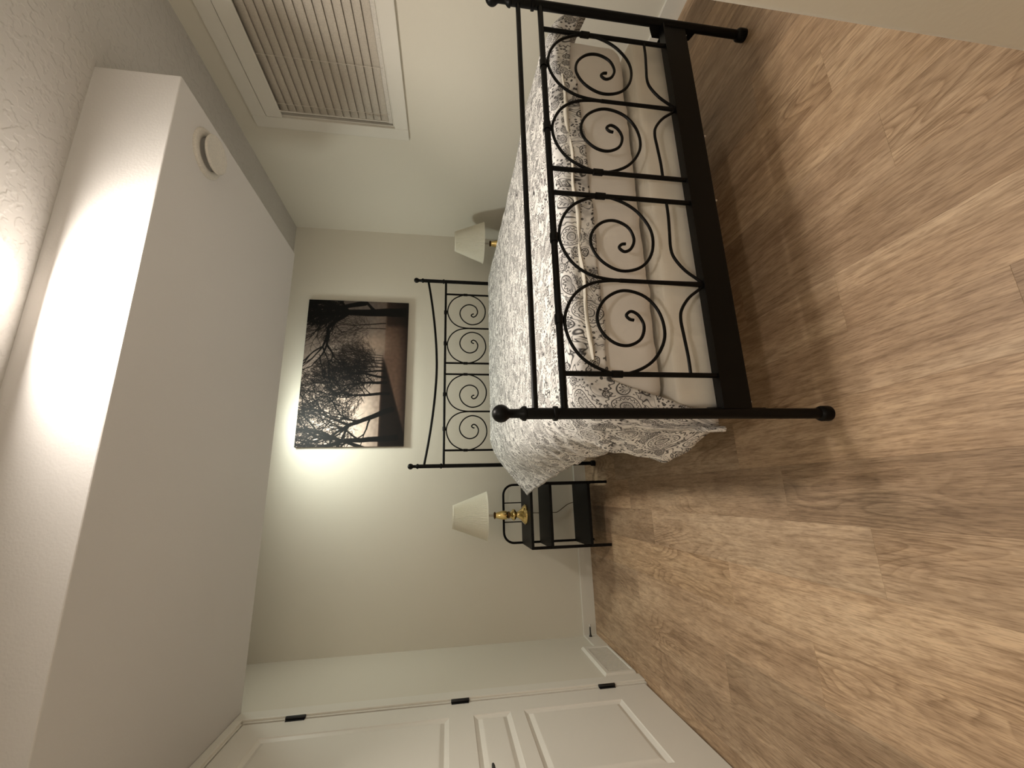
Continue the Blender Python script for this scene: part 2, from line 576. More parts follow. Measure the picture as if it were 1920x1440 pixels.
# casing: two legs and a head, eased edges
for nm, args in (('casing_leg', (0.0, 0.016, DH + 0.018, DH + 0.018 + CW, 0.0, ZB - 0.001)),
                 ('casing_leg', (0.0, 0.016, DL - 0.018 - CW, DL - 0.018, 0.0, ZB - 0.001)),
                 ('casing_head', (0.0, 0.016, DL - 0.018, DH + 0.018, DT + 0.012, ZB - 0.001))):
    obj(nm, B(*args), M['trim'], door, bevel=0.004, seg=2)
bm = bmesh.new()
box(bm, -T, 0.006, DH + 0.004, DH + 0.018, 0, DT + 0.006)
box(bm, -T, 0.006, DL - 0.018, DL - 0.004, 0, DT + 0.006)
box(bm, -T, 0.006, DL - 0.004, DH + 0.004, DT + 0.004, DT + 0.018)
obj('jamb', bm, M['trim'], door)
# leaf
LX = 0.002
leaf_panels = [(1.076, 1.924), (0.779, 0.959), (0.205, 0.713)]
PY0, PY1 = -1.48, -0.957
bm = bmesh.new()
def rail(y0, y1, z0, z1):
    box(bm, LX - 0.036, LX, y0, y1, z0, z1)
rail(PY1, DH - 0.001, 0.012, DT); rail(DL, PY0, 0.012, DT)
zs = [0.012] + [z for p in reversed(leaf_panels) for z in p] + [DT]
for a, b_ in zip(zs[0::2], zs[1::2]):
    rail(PY0, PY1, a, b_)
leaf = obj('door_leaf', bm, M['door'], door)
for z0, z1 in leaf_panels:
    bm = bmesh.new()
    rings = []
    for off, dx in ((0.0, 0.0), (0.004, -0.004), (0.018, -0.011), (0.021, -0.012), (0.024, -0.0105), (0.040, -0.003), (0.044, -0.0025)):
        rings.append([bm.verts.new((LX + dx, y, z)) for y, z in ((PY0 + off, z0 + off), (PY1 - off, z0 + off), (PY1 - off, z1 - off), (PY0 + off, z1 - off))])
    for a, b_ in zip(rings, rings[1:]):
        for i in range(4):
            k = (i + 1) % 4
            bm.faces.new((a[i], a[k], b_[k], b_[i]))
    bm.faces.new(rings[-1])
    # back
    back = [bm.verts.new((LX - 0.034, v.co.y, v.co.z)) for v in rings[0]]
    for i in range(4):
        k = (i + 1) % 4
        bm.faces.new((rings[0][k], rings[0][i], back[i], back[k]))
    bm.faces.new(back[::-1])
    q = obj('door_panel', bm, M['door'], leaf)
    q.matrix_parent_inverse = Matrix.Identity(4)
for z in (1.812, 1.019, 0.229):
    bm = bmesh.new()
    lathe(bm, [(0.0075, z - 0.046), (0.0085, z - 0.044), (0.0085, z + 0.044), (0.0075, z + 0.046)], 14, 0.010, DH + 0.006)
    box(bm, 0.001, 0.0045, DH - 0.012, DH + 0.02, z - 0.044, z + 0.044)
    obj('hinge', bm, M['hinge'], door, smooth=40)['label'] = 'matte black butt hinge'
hz = 0.913
h = obj('door_handle', lathe(bmesh.new(), [(0.0, 0.0), (0.026, 0.0), (0.026, 0.006), (0.012, 0.009), (0.010, 0.04), (0.0, 0.04)], 24, cap=False), M['hinge'], leaf, smooth=40)
h['label'] = 'matte black lever handle'
h.matrix_parent_inverse = Matrix.Identity(4)
h.rotation_euler = (0, PI / 2, 0)
h.location = (LX, DL + 0.065, hz)
bm = tube(bmesh.new(), [(LX + 0.045, DL + 0.065, hz), (LX + 0.047, DL + 0.075, hz), (LX + 0.047, DL + 0.15, hz + 0.0), (LX + 0.045, DL + 0.165, hz)], [0.008, 0.008, 0.0065, 0.005], 12)
lv = obj('lever', bm, M['hinge'], leaf, smooth=50)
lv.matrix_parent_inverse = Matrix.Identity(4)

# ------------------------------------------------------------------ window
win = tag(empty('window_1', (W, (WY0 + WY1) / 2, WZ0)), 'white framed bedroom window at night behind closed blinds', kind='structure')
CS = 0.082
for nm, a in (('casing', (W - 0.016, W, WY1, WY1 + CS, WZ0 - CS, WZ1 + CS)),
              ('casing', (W - 0.016, W, WY0 - CS, WY0, WZ0 - CS, WZ1 + CS)),
              ('casing', (W - 0.016, W, WY0, WY1, WZ1, WZ1 + CS)),
              ('casing', (W - 0.016, W, WY0, WY1, WZ0 - CS, WZ0))):
    obj(nm, B(*a), M['trim'], win, bevel=0.003, seg=2)
bm = bmesh.new()
box(bm, W - 0.002, W + 0.15, WY1 - 0.008, WY1, WZ0, WZ1)
box(bm, W - 0.002, W + 0.15, WY0, WY0 + 0.008, WZ0, WZ1)
box(bm, W - 0.002, W + 0.15, WY0 + 0.008, WY1 - 0.008, WZ1 - 0.006, WZ1)
box(bm, W - 0.002, W + 0.15, WY0 + 0.008, WY1 - 0.008, WZ0, WZ0 + 0.008)
obj('jamb_liner', bm, M['trim'], win)
bm = bmesh.new()
fw = 0.05
for a in ((WY0 + .008, WY0 + .008 + fw, WZ0 + .008, WZ1 - .006), (WY1 - .008 - fw, WY1 - .008, WZ0 + .008, WZ1 - .006), (WY0 + .008 + fw, WY1 - .008 - fw, WZ0 + .008, WZ0 + .008 + fw), (WY0 + .008 + fw, WY1 - .008 - fw, WZ1 - .006 - fw, WZ1 - .006)):
    box(bm, W + 0.10, W + 0.145, *a)
box(bm, W + 0.10, W + 0.145, (WY0 + WY1) / 2 - .02, (WY0 + WY1) / 2 + .02, WZ0 + .058, WZ1 - .056)
obj('sash', bm, M['plastic'], win)
obj('pane', B(W + 0.118, W + 0.124, WY0 + 0.05, WY1 - 0.05, WZ0 + 0.05, WZ1 - 0.05), M['glass'], win)
# blind
bl = tag(empty('window_blind', (W + 0.04, (WY0 + WY1) / 2, WZ1)), 'off-white slatted blind lowered and closed in the window', 'blind')
VY0, VY1 = WY0 + 0.012, WY1 - 0.006
obj('valance', B(W - 0.022, W - 0.010, VY0, VY1, 2.098, WZ1 - 0.0045), M['trim'], bl, bevel=0.003, seg=2)
SXC = W + 0.016
nsl = 14
zt, zbm = 2.085, 1.505
sl_y0, sl_y1 = WY0 + 0.02, WY1 - 0.024
slat_me = None
for i in range(nsl):
    z = zt - (zt - zbm) * i / (nsl - 1)
    if slat_me is None:
        bm = bmesh.new()
        prof = []
        nn = 6
        ang = math.radians(74)
        wd = 0.0515
        up = []
        dn = []
        for k in range(nn + 1):
            s = -0.5 + k / nn
            bulge = 0.004 * (1 - (2 * s) ** 2)
            # local: along s from room-bottom to window-top, closed
            dx = s * wd * math.cos(ang) - bulge * math.sin(ang)
            dz = s * wd * math.sin(ang) + bulge * math.cos(ang)
            up.append((dx - 0.0012 * math.sin(ang), dz + 0.0012 * math.cos(ang)))
            dn.append((dx + 0.0012 * math.sin(ang), dz - 0.0012 * math.cos(ang)))
        loop = up + dn[::-1]
        A = [bm.verts.new((dx, sl_y0, dz)) for dx, dz in loop]
        Bq = [bm.verts.new((dx, sl_y1, dz)) for dx, dz in loop]
        n_ = len(loop)
        for k in range(n_):
            kk = (k + 1) % n_
            bm.faces.new((A[k], A[kk], Bq[kk], Bq[k]))
        bm.faces.new(A[::-1]); bm.faces.new(Bq)
        s0 = obj('slat', bm, M['slat'], None, smooth=40)
        slat_me = s0.data
        s0.parent = bl
        s0.matrix_parent_inverse = Matrix.Translation(-bl.location)
        s0.location = (SXC, 0, z)
    else:
        s1 = bpy.data.objects.new('slat', slat_me)
        COL.objects.link(s1)
        s1.parent = bl
        s1.matrix_parent_inverse = Matrix.Translation(-bl.location)
        s1.location = (SXC, 0, z)
obj('bottom_rail', B(SXC - 0.020, SXC + 0.010, sl_y0, sl_y1, WZ0 + 0.0085, WZ0 + 0.033), M['plastic'], bl, bevel=0.003)
for yy in (-1.215, -1.50, -1.85, -2.12):
    obj('ladder_cord', tube(bmesh.new(), [(SXC - 0.026, yy, WZ0 + 0.02), (SXC - 0.026, yy, 2.11)], 0.0016, 6), M['cordw'], bl)
obj('tilt_wand', tube(bmesh.new(), [(SXC - 0.034, WY1 - 0.050, WZ0 + 0.03), (SXC - 0.034, WY1 - 0.050, 2.105)], 0.0042, 8), M['plastic'], bl, smooth=60)

# ------------------------------------------------------------------ ceiling lights
def ceiling_light(x, y, lens_mat, label, sag=0.003):
    t = tag(empty('ceiling_light', (x, y, H)), label, 'ceiling light', 'round ceiling lights')
    R = 0.132
    zb = H - 0.046
    obj('bezel', lathe(bmesh.new(), [(R * 0.97, H), (R, H - 0.006), (R, zb + 0.008), (R - 0.004, zb + 0.001), (R - 0.014, zb), (R - 0.016, zb + 0.006)], 56, x, y, cap=False), M['plastic'], t, smooth=40)
    RL = R - 0.0155
    obj('lens', lathe(bmesh.new(), [(max(0.0001, RL * q), zb + 0.001 - sag * (1 - q ** 2.4)) for q in (0, 0.25, 0.45, 0.62, 0.76, 0.87, 0.95, 1.0)], 40, x, y, cap=False), lens_mat, t, smooth=60)
    return t
ceiling_light(1.657, -2.138, M['lens1'], 'lit round flush ceiling light in front of the bulkhead')
ceiling_light(1.60, -0.43, M['lens2'], 'lit round ceiling light hidden between bulkhead and bed wall', 0.018)

ceiling_light(0.86, -3.95, M['lens3'], 'lit round ceiling light of the entry behind the camera')

# ------------------------------------------------------------------ round air diffuser under the bulkhead
dx, dy = 2.437, -1.71
t = tag(empty('air_diffuser', (dx, dy, ZB)), 'round white air diffuser on the underside of the bulkhead', 'air vent')
obj('collar_ring', lathe(bmesh.new(), [(0.098, ZB), (0.098, ZB - 0.004), (0.094, ZB - 0.010), (0.080, ZB - 0.014), (0.066, ZB - 0.010), (0.062, ZB + 0.004)], 48, dx, dy, cap=False), M['plastic'], t, smooth=35)
obj('valve_disc', lathe(bmesh.new(), [(0.012, ZB - 0.004), (0.02, ZB - 0.024), (0.060, ZB - 0.026), (0.074, ZB - 0.031), (0.0765, ZB - 0.036), (0.074, ZB - 0.041), (0.066, ZB - 0.042), (0.055, ZB - 0.039), (0.0001, ZB - 0.038)], 48, dx, dy, cap=False), M['plastic'], t, smooth=35)

# ------------------------------------------------------------------ return-air grille low on the left wall
GY0, GY1, GZ1 = -0.695, -0.240, 0.190
t = tag(empty('wall_grille', (0, (GY0 + GY1) / 2, 0)), 'white return-air grille at floor level beside the door', 'air vent')
bm = bmesh.new()
rings = []
for off, xx in ((0.0, 0.0), (0.0, 0.004), (0.010, 0.017), (0.030, 0.017), (0.036, 0.012), (0.036, 0.003)):
    rings.append([bm.verts.new((xx, y, z)) for y, z in ((GY0 + off, 0.002 + off * 0.5), (GY1 - off, 0.002 + off * 0.5), (GY1 - off, GZ1 - off), (GY0 + off, GZ1 - off))])
for a, b_ in zip(rings, rings[1:]):
    for i in range(4):
        k = (i + 1) % 4
        bm.faces.new((a[i], a[k], b_[k], b_[i]))
bm.faces.new(rings[-1])
obj('grille_frame', bm, M['trim'], t)
nl = 26
lou = None
for i in range(nl):
    y = GY0 + 0.040 + (GY1 - GY0 - 0.080) * i / (nl - 1)
    if lou is None:
        lo = obj('louver', B(0.004, 0.0125, -0.0048, 0.0048, 0.0212, GZ1 - 0.0365), M['trim'])
        lou = lo.data
    else:
        lo = bpy.data.objects.new('louver', lou)
        COL.objects.link(lo)
    lo.parent = t
    lo.matrix_parent_inverse = Matrix.Translation(-t.location)
    lo.location = (0, y, 0)

# ------------------------------------------------------------------ door stop
t = tag(empty('door_stop', (BT, -0.052, 0.059)), 'small black door stop with white tip on the baseboard', 'door stop')
def xl(prof, seg=16):
    bm = lathe(bmesh.new(), prof, seg)
    bmesh.ops.rotate(bm, verts=bm.verts, cent=(0, 0, 0), matrix=Matrix.Rotation(PI / 2, 3, 'Y'))
    bmesh.ops.translate(bm, verts=bm.verts, vec=t.location)
    return bm
obj('stem', xl([(0.011, 0.0), (0.0105, 0.003), (0.0065, 0.012), (0.005, 0.03), (0.0045, 0.064)]), M['hinge'], t, smooth=40)
obj('tip', xl([(0.0055, 0.064), (0.006, 0.066), (0.0058, 0.078), (0.004, 0.081)]), M['plastic'], t, smooth=40)

# ================================================================== BED
bed = tag(empty('bed_frame', (BXC, (HY + FY) / 2, 0)), 'black iron bed frame with scrollwork head and foot ends', 'bed frame')
BK = M['black']
def post(x, y, zball, rb, r, zring, zfl):
    prof = [(r * 1.45, 0.0), (r * 1.5, 0.004), (r * 1.5, 0.024), (r * 1.38, 0.030), (r, 0.034), (r, zring - 0.007), (r, zfl - 0.004)]
    p = obj('post', lathe(bmesh.new(), prof, 24, x, y), BK, bed, smooth=40)
    a = r * 1.30
    c = obj('collar', lathe(bmesh.new(), [(r * 0.9, zring - 0.0075), (a, zring - 0.005), (a * 1.03, zring), (a, zring + 0.005), (r * 0.9, zring + 0.0075)], 24, x, y), BK, p, smooth=50)
    c.matrix_parent_inverse = Matrix.Translation(-p.location) @ bed.matrix_world.inverted() if False else Matrix.Identity(4)
    zb = zball
    pr = [(r * 0.95, zfl - 0.006), (a, zfl - 0.004), (a * 1.03, zfl), (a * 0.96, zfl + 0.005), (r * 0.80, zfl + 0.013), (r * 0.80, zb - rb * 0.95)]
    for k in range(1, 12):
        th = -PI / 2 * 0.72 + (PI / 2 * 1.72) * k / 12
        pr.append((rb * math.cos(th), zb + rb * math.sin(th)))
    pr.append((0.0005, zb + rb))
    f = obj('finial', lathe(bmesh.new(), pr, 24, x, y), BK, p, smooth=60)
    f.matrix_parent_inverse = Matrix.Identity(4)
    return p
for x in (BX0, BX1):
    post(x, FY, 0.9597, 0.0235, 0.0150, 0.817, 0.899)
    post(x, HY, 1.3557, 0.0205, 0.0138, 1.143, 1.306)

def hbar(name, x0, x1, y, z, r):
    return obj(name, tube(bmesh.new(), [(x0, y, z), (x1, y, z)], r, 14), BK, bed, smooth=50)
hbar('top_rail', BX0, BX1, FY, 0.8697, 0.0082)
hbar('scroll_rail', BX0, BX1, FY, 0.7914, 0.0098)
hbar('scroll_rail', BX0, BX1, HY, 1.1251, 0.0088)
# headboard sagging top bar
pts = []
for k in range(33):
    s = -1 + 2 * k / 32
    pts.append((BXC + s * (BX1 - BX0) / 2, HY, 1.186 + 0.078 * abs(s) ** 1.75))
obj('curved_top_rail', tube(bmesh.new(), pts, 0.0088, 14), BK, bed, smooth=50)

SPI = [(1.636, 0.336), (1.636, 0.40), (1.636, 0.477), (1.636, 0.56), (1.636, 0.630), (1.622, 0.693), (1.583, 0.744), (1.515, 0.774), (1.446, 0.764), (1.388, 0.722), (1.3535, 0.645), (1.361, 0.581), (1.397, 0.521), (1.463, 0.482), (1.536, 0.487), (1.589, 0.527), (1.606, 0.592), (1.578, 0.649), (1.528, 0.678), (1.481, 0.672), (1.445, 0.638), (1.436, 0.596), (1.456, 0.556), (1.495, 0.541), (1.528, 0.553), (1.541, 0.575), (1.529, 0.591), (1.517, 0.583), (1.514, 0.570)]
SS = [(1.630, 0.338), (1.618, 0.352), (1.590, 0.388), (1.552, 0.416), (1.518, 0.424), (1.465, 0.421), (1.404, 0.417), (1.350, 0.417)]
OFF = (0.617, 0.331, 0.044)
for (y, zr, foot) in ((FY, 0.7914, True), (HY, 1.1251, False)):
    dz = zr - 0.7914
    zlow = 0.335
    for s in (-1, 1):
        for off in (OFF[0], OFF[2]):
            x = BXC + s * off
            obj('upright', tube(bmesh.new(), [(x, y, zlow), (x, y, zr)], 0.0075, 12), BK, bed, smooth=50)
            obj('clip', lathe(bmesh.new(), [(0.0075, 0.636 + dz - 0.017), (0.0105, 0.636 + dz - 0.015), (0.0105, 0.636 + dz + 0.015), (0.0075, 0.636 + dz + 0.017)], 16, x, y), BK, bed, smooth=40)
        xs = BXC + s * OFF[1]
        obj('stem', tube(bmesh.new(), [(xs, y, zlow), (xs, y, 0.60 + dz)], 0.0062, 12), BK, bed, smooth=50)
        for d in (-1, 1):
            pp = [(xs + d * (1.634 - px + 0.004), y, pz + dz) for px, pz in SPI[2:]]
            pp = [(xs + d * 0.004, y, zlow)] + pp
            obj('scroll', tube(bmesh.new(), catmull(pp, 6), 0.0047, 10), BK, bed, smooth=60)
            xc = xs + d * (1.634 - 1.505)
            obj('clip', tube(bmesh.new(), [(xc - 0.014, y, zr), (xc + 0.014, y, zr)], 0.0125, 14), BK, bed, smooth=40)
            if foot:
                pp = [(xs + d * (1.636 - px), y, pz) for px, pz in SS]
                obj('lower_curve', tube(bmesh.new(), catmull(pp, 6), 0.0047, 10), BK, bed, smooth=60)
# bottom rails: flat plate with a flange turned in
for y, sgn in ((FY, 1), (HY, -1)):
    bm = bmesh.new()
    box(bm, BX0 + 0.012, BX1 - 0.012, y - 0.004 * sgn, y + 0.002 * sgn, 0.246, 0.336)
    box(bm, BX0 + 0.012, BX1 - 0.012, y - 0.012 * sgn, y + 0.020 * sgn, 0.333, 0.338)
    obj('end_plate', bm, BK, bed)
for x, sg in ((BX0, 1), (BX1, -1)):
    bm = bmesh.new()
    box(bm, x + sg * 0.020 - 0.002, x + sg * 0.020 + 0.002, FY + 0.03, HY - 0.03, 0.252, 0.328)
    box(bm, min(x + sg * 0.018, x + sg * 0.055), max(x + sg * 0.018, x + sg * 0.055), FY + 0.03, HY - 0.03, 0.252, 0.256)
    obj('side_rail', bm, BK, bed)
    for y, sy in ((FY, 1), (HY, -1)):
        bm = bmesh.new()
        v = [(0.0, 0.20), (0.032, 0.21), (0.040, 0.235), (0.040, 0.355), (0.012, 0.378), (0.0, 0.382)]
        A = [bm.verts.new((x + sg * 0.012, y + sy * a, z)) for a, z in v]
        Bq = [bm.verts.new((x + sg * 0.017, y + sy * a, z)) for a, z in v]
        for i in range(len(v)):
            k = (i + 1) % len(v)
            bm.faces.new((A[i], A[k], Bq[k], Bq[i]))
        bm.faces.new(A[::-1]); bm.faces.new(Bq)
        obj('corner_bracket', bm, BK, bed)
    # zinc bolt on the foot bracket
    obj('bolt', lathe(bmesh.new(), [(0.0035, 0.2385), (0.0035, 0.2425)], 10, x + sg * 0.035, FY + 0.006), M['zinc'], bed)
obj('centre_beam', B(BXC - 0.02, BXC + 0.02, FY + 0.003, HY - 0.003, 0.256, 0.283), BK, bed)
obj('bolt', lathe(bmesh.new(), [(0.004, 0.240), (0.004, 0.2458)], 10, 1.935, FY - 0.001), M['zinc'], bed)
obj('bolt', lathe(bmesh.new(), [(0.004, 0.240), (0.004, 0.2458)], 10, 2.19, FY - 0.001), M['zinc'], bed)

# ------------------------------------------------------------------ box spring and mattress
def soft_box(name, x0, x1, y0, y1, z0, z1, rad, mat, amp, seed, nx=110, ny=40, nz=14, edge=1.0, folds=0.0):
    """rounded block with a lightly crumpled cover"""
    bm = bmesh.new()
    cx, cy, cz = (x0 + x1) / 2, (y0 + y1) / 2, (z0 + z1) / 2
    hx, hy_, hz_ = (x1 - x0) / 2, (y1 - y0) / 2, (z1 - z0) / 2
    vm = {}
    def vert(i, j, k):
        key = (i, j, k)
        if key in vm:
            return vm[key]
        p = Vector(((-1 + 2 * i / nx) * hx, (-1 + 2 * j / ny) * hy_, (-1 + 2 * k / nz) * hz_))
        inner = Vector((max(-hx + rad, min(hx - rad, p.x)), max(-hy_ + rad, min(hy_ - rad, p.y)), max(-hz_ + rad * edge, min(hz_ - rad * edge, p.z))))
        d = p - inner
        if d.length > 1e-6:
            sx = Vector((d.x / rad, d.y / rad, d.z / (rad * edge)))
            m_ = max(abs(sx.x), abs(sx.y), abs(sx.z))
            sxn = sx.normalized() * m_
            d = Vector((sxn.x * rad, sxn.y * rad, sxn.z * rad * edge))
        q = inner + d
        nrm = d.normalized() if d.length > 1e-6 else Vector((0, 0, 1))
        wv = noise.noise(Vector((q.x * 9 + seed, q.y * 9, q.z * 3.0))) + 0.5 * noise.noise(Vector((q.x * 21, q.y * 21 + seed, q.z * 11)))
        fold_ = max(0.0, noise.noise(Vector((q.x * 14 + seed * 3, q.z * 1.6, q.y * 1.0))) - 0.12) if abs(nrm.y) > 0.7 else 0.0
        q = q + nrm * (amp * wv + folds * fold_)
        v = bm.verts.new(q + Vector((cx, cy, cz)))
        vm[key] = v
        return v
    for i in range(nx):
        for j in range(ny):
            for k in (0, nz):
                bm.faces.new((vert(i, j, k), vert(i + 1, j, k), vert(i + 1, j + 1, k), vert(i, j + 1, k)))
    for i in range(nx):
        for k in range(nz):
            for j in (0, ny):
                bm.faces.new((vert(i, j, k), vert(i + 1, j, k), vert(i + 1, j, k + 1), vert(i, j, k + 1)))
    for j in range(ny):
        for k in range(nz):
            for i in (0, nx):
                bm.faces.new((vert(i, j, k), vert(i, j + 1, k), vert(i, j + 1, k + 1), vert(i, j, k + 1)))
    return obj(name, bm, mat, smooth=80)
BXS = soft_box('box_spring', 1.262, 2.660, -2.222, -0.305, 0.2835, 0.446, 0.022, M['sheet'], 0.004, 3.1, folds=0.016)
tag(BXS, 'box spring under a cream fitted sheet inside the bed frame', 'box spring')
MT = soft_box('mattress', 1.270, 2.655, -2.212, -0.31, 0.456, 0.735, 0.065, M['mattress'], 0.004, 8.7, folds=0.018)
tag(MT, 'thick cream mattress lying on the box spring', 'mattress')

# ------------------------------------------------------------------ duvet
HEM_Y = [-2.215, -2.2, -2.17, -2.13, -2.09, -2.05, -2.0, -1.93, -1.7, -1.52, -1.2, -0.95, -0.65, -0.455]
HEM_X = [1.204, 1.190, 1.170, 1.148, 1.130, 1.125, 1.150, 1.167, 1.165, 1.155, 1.145, 1.120, 1.070, 1.018]
HEM_Z = [0.318, 0.334, 0.351, 0.367, 0.383, 0.420, 0.455, 0.520, 0.526, 0.525, 0.496, 0.490, 0.523, 0.562]
NXD, NYD, NF = 150, 170, 14
YH_, YFt = -0.445, -2.205
def ztop(y):
    return interp(y, [-2.205, -2.12, -1.9, -1.2, -0.7, -0.44], [0.748, 0.766, 0.776, 0.778, 0.793, 0.801])
def cross(y, s):
    """s in 0..1 from the right hem over the top to the left hem; returns x, z"""
    zt_ = ztop(y)
    hx_, hz_ = interp(y, HEM_Y, HEM_X), interp(y, HEM_Y, HEM_Z)
    if s < 0.12:                                   # right drop
        u = s / 0.12
        A = Vector((2.775, zt_ - 0.155)); Cc = Vector((2.745, zt_ + 0.0)); D = Vector((2.62, zt_ + 0.002))
        p = A * (1 - u) ** 2 + 2 * Cc * u * (1 - u) + D * u * u
        return p.x, p.y
    if s < 0.72:
        u = (s - 0.12) / 0.60
        return 2.62 + (1.40 - 2.62) * u, zt_ + 0.002 + 0.006 * math.sin(PI * u)
    u = (s - 0.72) / 0.28
    k = interp(y, [-2.2, -1.9, -1.0, -0.65, -0.44], [1, 1, 0.75, 0.35, 0.12])
    A = Vector((1.40, zt_ + 0.002)); D = Vector((hx_, hz_))
    c1 = Vector((1.25 - 0.03 * k, zt_ + 0.008 - 0.02 * (1 - k)))
    c2 = Vector((1.185, zt_ - 0.05)) * k + (A * 0.35 + D * 0.65) * (1 - k)
    p = A * (1 - u) ** 3 + 3 * c1 * u * (1 - u) ** 2 + 3 * c2 * u * u * (1 - u) + D * u ** 3
    return p.x, p.y
def footz(x):
    return interp(x, [1.204, 1.238, 1.262, 1.30, 1.34, 1.385, 1.50, 2.0, 2.40, 2.46, 2.62, 2.775], [0.316, 0.338, 0.425, 0.53, 0.632, 0.648, 0.644, 0.650, 0.662, 0.690, 0.672, 0.60])
bm = bmesh.new()
uvl = bm.loops.layers.uv.new('cloth')
grid = []
uvs = {}
for j in range(NYD + NF + 1):
    rowv = []
    if j <= NYD:
        y = YH_ + (YFt - YH_) * j / NYD
        k = 0.0
    else:
        y = YFt
        k = (j - NYD) / NF
    px = None
    arc = 0.0
    for i in range(NXD + 1):
        s = i / NXD
        x, z = cross(y, s)
        if px is not None:
            arc += math.hypot(x - px[0], z - px[1])
        px = (x, z)
        yy = y
        ext = 0.0
        if k > 0:
            d = max(0.0, z - footz(x))
            th = min(1.0, k * 2.2) * PI / 2
            yy = y - 0.026 * math.sin(th) - (0.006 * math.sin(s * 40) + 0.004 * math.sin(s * 97)) * k
            z = z - d * (k ** 1.25)
            ext = d * k
        wv = noise.noise(Vector((x * 4.5, yy * 4.5, 1.3))) * 0.006 + noise.noise(Vector((x * 13, yy * 13, 7.3))) * 0.0028
        side = max(0.0, min(1.0, (s - 0.78) / 0.15))
        fold = side * (0.010 * math.sin(yy * 23 + 5 * s) + 0.006 * math.sin(yy * 51 + z * 30)) * interp(yy, [-2.2, -1.6, -0.8, -0.27], [1.0, 0.7, 0.5, 0.3])
        # slanting creases running to the foot corner
        cre = side * 0.006 * math.sin((yy * 0.8 + z * 1.1) * 62) * interp(yy, [-2.25, -1.7, -1.3], [1, 0.8, 0])
        v = bm.verts.new((x - (fold + cre) * interp(yy, [-2.2, -2.0], [0.25, 0.7]), yy, z + wv * (1 - side * 0.5) * (1 if k == 0 else 0.4)))
        uvs[v] = (arc, (YH_ - y) + ext)
        rowv.append(v)
    grid.append(rowv)
for a, b_ in zip(grid, grid[1:]):
    for i in range(NXD):
        f = bm.faces.new((a[i], a[i + 1], b_[i + 1], b_[i]))
        for lp in f.loops:
            lp[uvl].uv = uvs[lp.vert]
duvet = obj('duvet', bm, M['paisley'], smooth=70)
sm = duvet.modifiers.new('thickness', 'SOLIDIFY')
sm.thickness = 0.007
sm.offset = -1.0
tag(duvet, 'white duvet with black paisley print spread over the mattress', 'duvet')
# pale button placket along the foot edge
bm = bmesh.new()
rows = []
for k in range(60):
    x = 1.395 + (2.43 - 1.395) * k / 59
    s = (2.62 - x) / (2.62 - 1.40) * 0.60 + 0.12
    zc = interp(x, [1.395, 1.6, 2.1, 2.43], [0.690, 0.698, 0.705, 0.716]) + 0.003 * math.sin(x * 26)
    hh = 0.0058 + 0.0015 * math.sin(x * 17 + 1)
    yy = YFt - 0.030 - 0.004 * math.sin(x * 31)
    rows.append([bm.verts.new((x, yy + a, zc + b_)) for a, b_ in ((0.012, -hh), (-0.002, -hh * 0.8), (-0.005, 0), (-0.002, hh * 0.8), (0.012, hh))])
for a, b_ in zip(rows, rows[1:]):
    for i in range(5):
        k = (i + 1) % 5
        bm.faces.new((a[i], a[k], b_[k], b_[i]))
bm.faces.new(rows[0]); bm.faces.new(rows[-1][::-1])
obj('placket', bm, M['hem'], duvet, smooth=60)['label'] = 'plain cream closure strip'

# ================================================================== NIGHTSTANDS AND LAMPS
def nightstand(label):
    t = tag(empty('nightstand', (0.886, -0.29, 0)), label, 'nightstand', 'nightstands beside the bed')
    X0, X1, Y0, Y1 = 0.680, 1.092, -0.462, -0.115
    bk = M['blackwood']
    for x in (X0, X1):
        obj('leg', B(x - 0.009, x + 0.009, Y0 - 0.009, Y0 + 0.009, 0, 0.545), M['black'], t, bevel=0.002)
    # back hoop: two rear legs joined over the top
    r = 0.075
    zt_ = 0.683
    pts = [(X0, Y1, 0.0), (X0, Y1, 0.3), (X0, Y1, zt_ - r)]
    for k in range(1, 9):
        a = PI / 2 * k / 8
        pts.append((X0 + r - r * math.cos(a), Y1, zt_ - r + r * math.sin(a)))
    pts.append(((X0 + X1) / 2, Y1, zt_))
    for k in range(0, 9):
        a = PI / 2 * k / 8
        pts.append((X1 - r + r * math.sin(a), Y1, zt_ - r + r * math.cos(a)))
    pts += [(X1, Y1, 0.3), (X1, Y1, 0.0)]
    obj('back_hoop', tube(bmesh.new(), pts, 0.0085, 14), M['black'], t, smooth=50)
    for x in (0.826, 0.962):
        obj('hoop_bar', tube(bmesh.new(), [(x, Y1, 0.545), (x, Y1, zt_ - 0.004)], 0.0042, 10), M['black'], t, smooth=50)
    for z, nm in ((0.548, 'top_tray'), (0.415, 'shelf'), (0.145, 'shelf')):
        bm = bmesh.new()
        box(bm, X0 - 0.007, X1 + 0.007, Y0 - 0.009, Y1 + 0.006, z - 0.006, z)
        box(bm, X0 - 0.007, X1 + 0.007, Y0 - 0.0095, Y0 - 0.005, z - 0.018, z - 0.006)
        box(bm, X0 - 0.0075, X0 - 0.004, Y0 - 0.005, Y1 + 0.006, z - 0.018, z - 0.006)
        box(bm, X1 + 0.004, X1 + 0.0075, Y0 - 0.005, Y1 + 0.006, z - 0.018, z - 0.006)
        obj(nm, bm, bk, t)
    return t
ns = nightstand('black metal nightstand with two open shelves left of the bed')
ns2 = copy_tree(ns)
ns2.location.x = 3.03
ns2['label'] = 'black metal nightstand between bed and window wall'

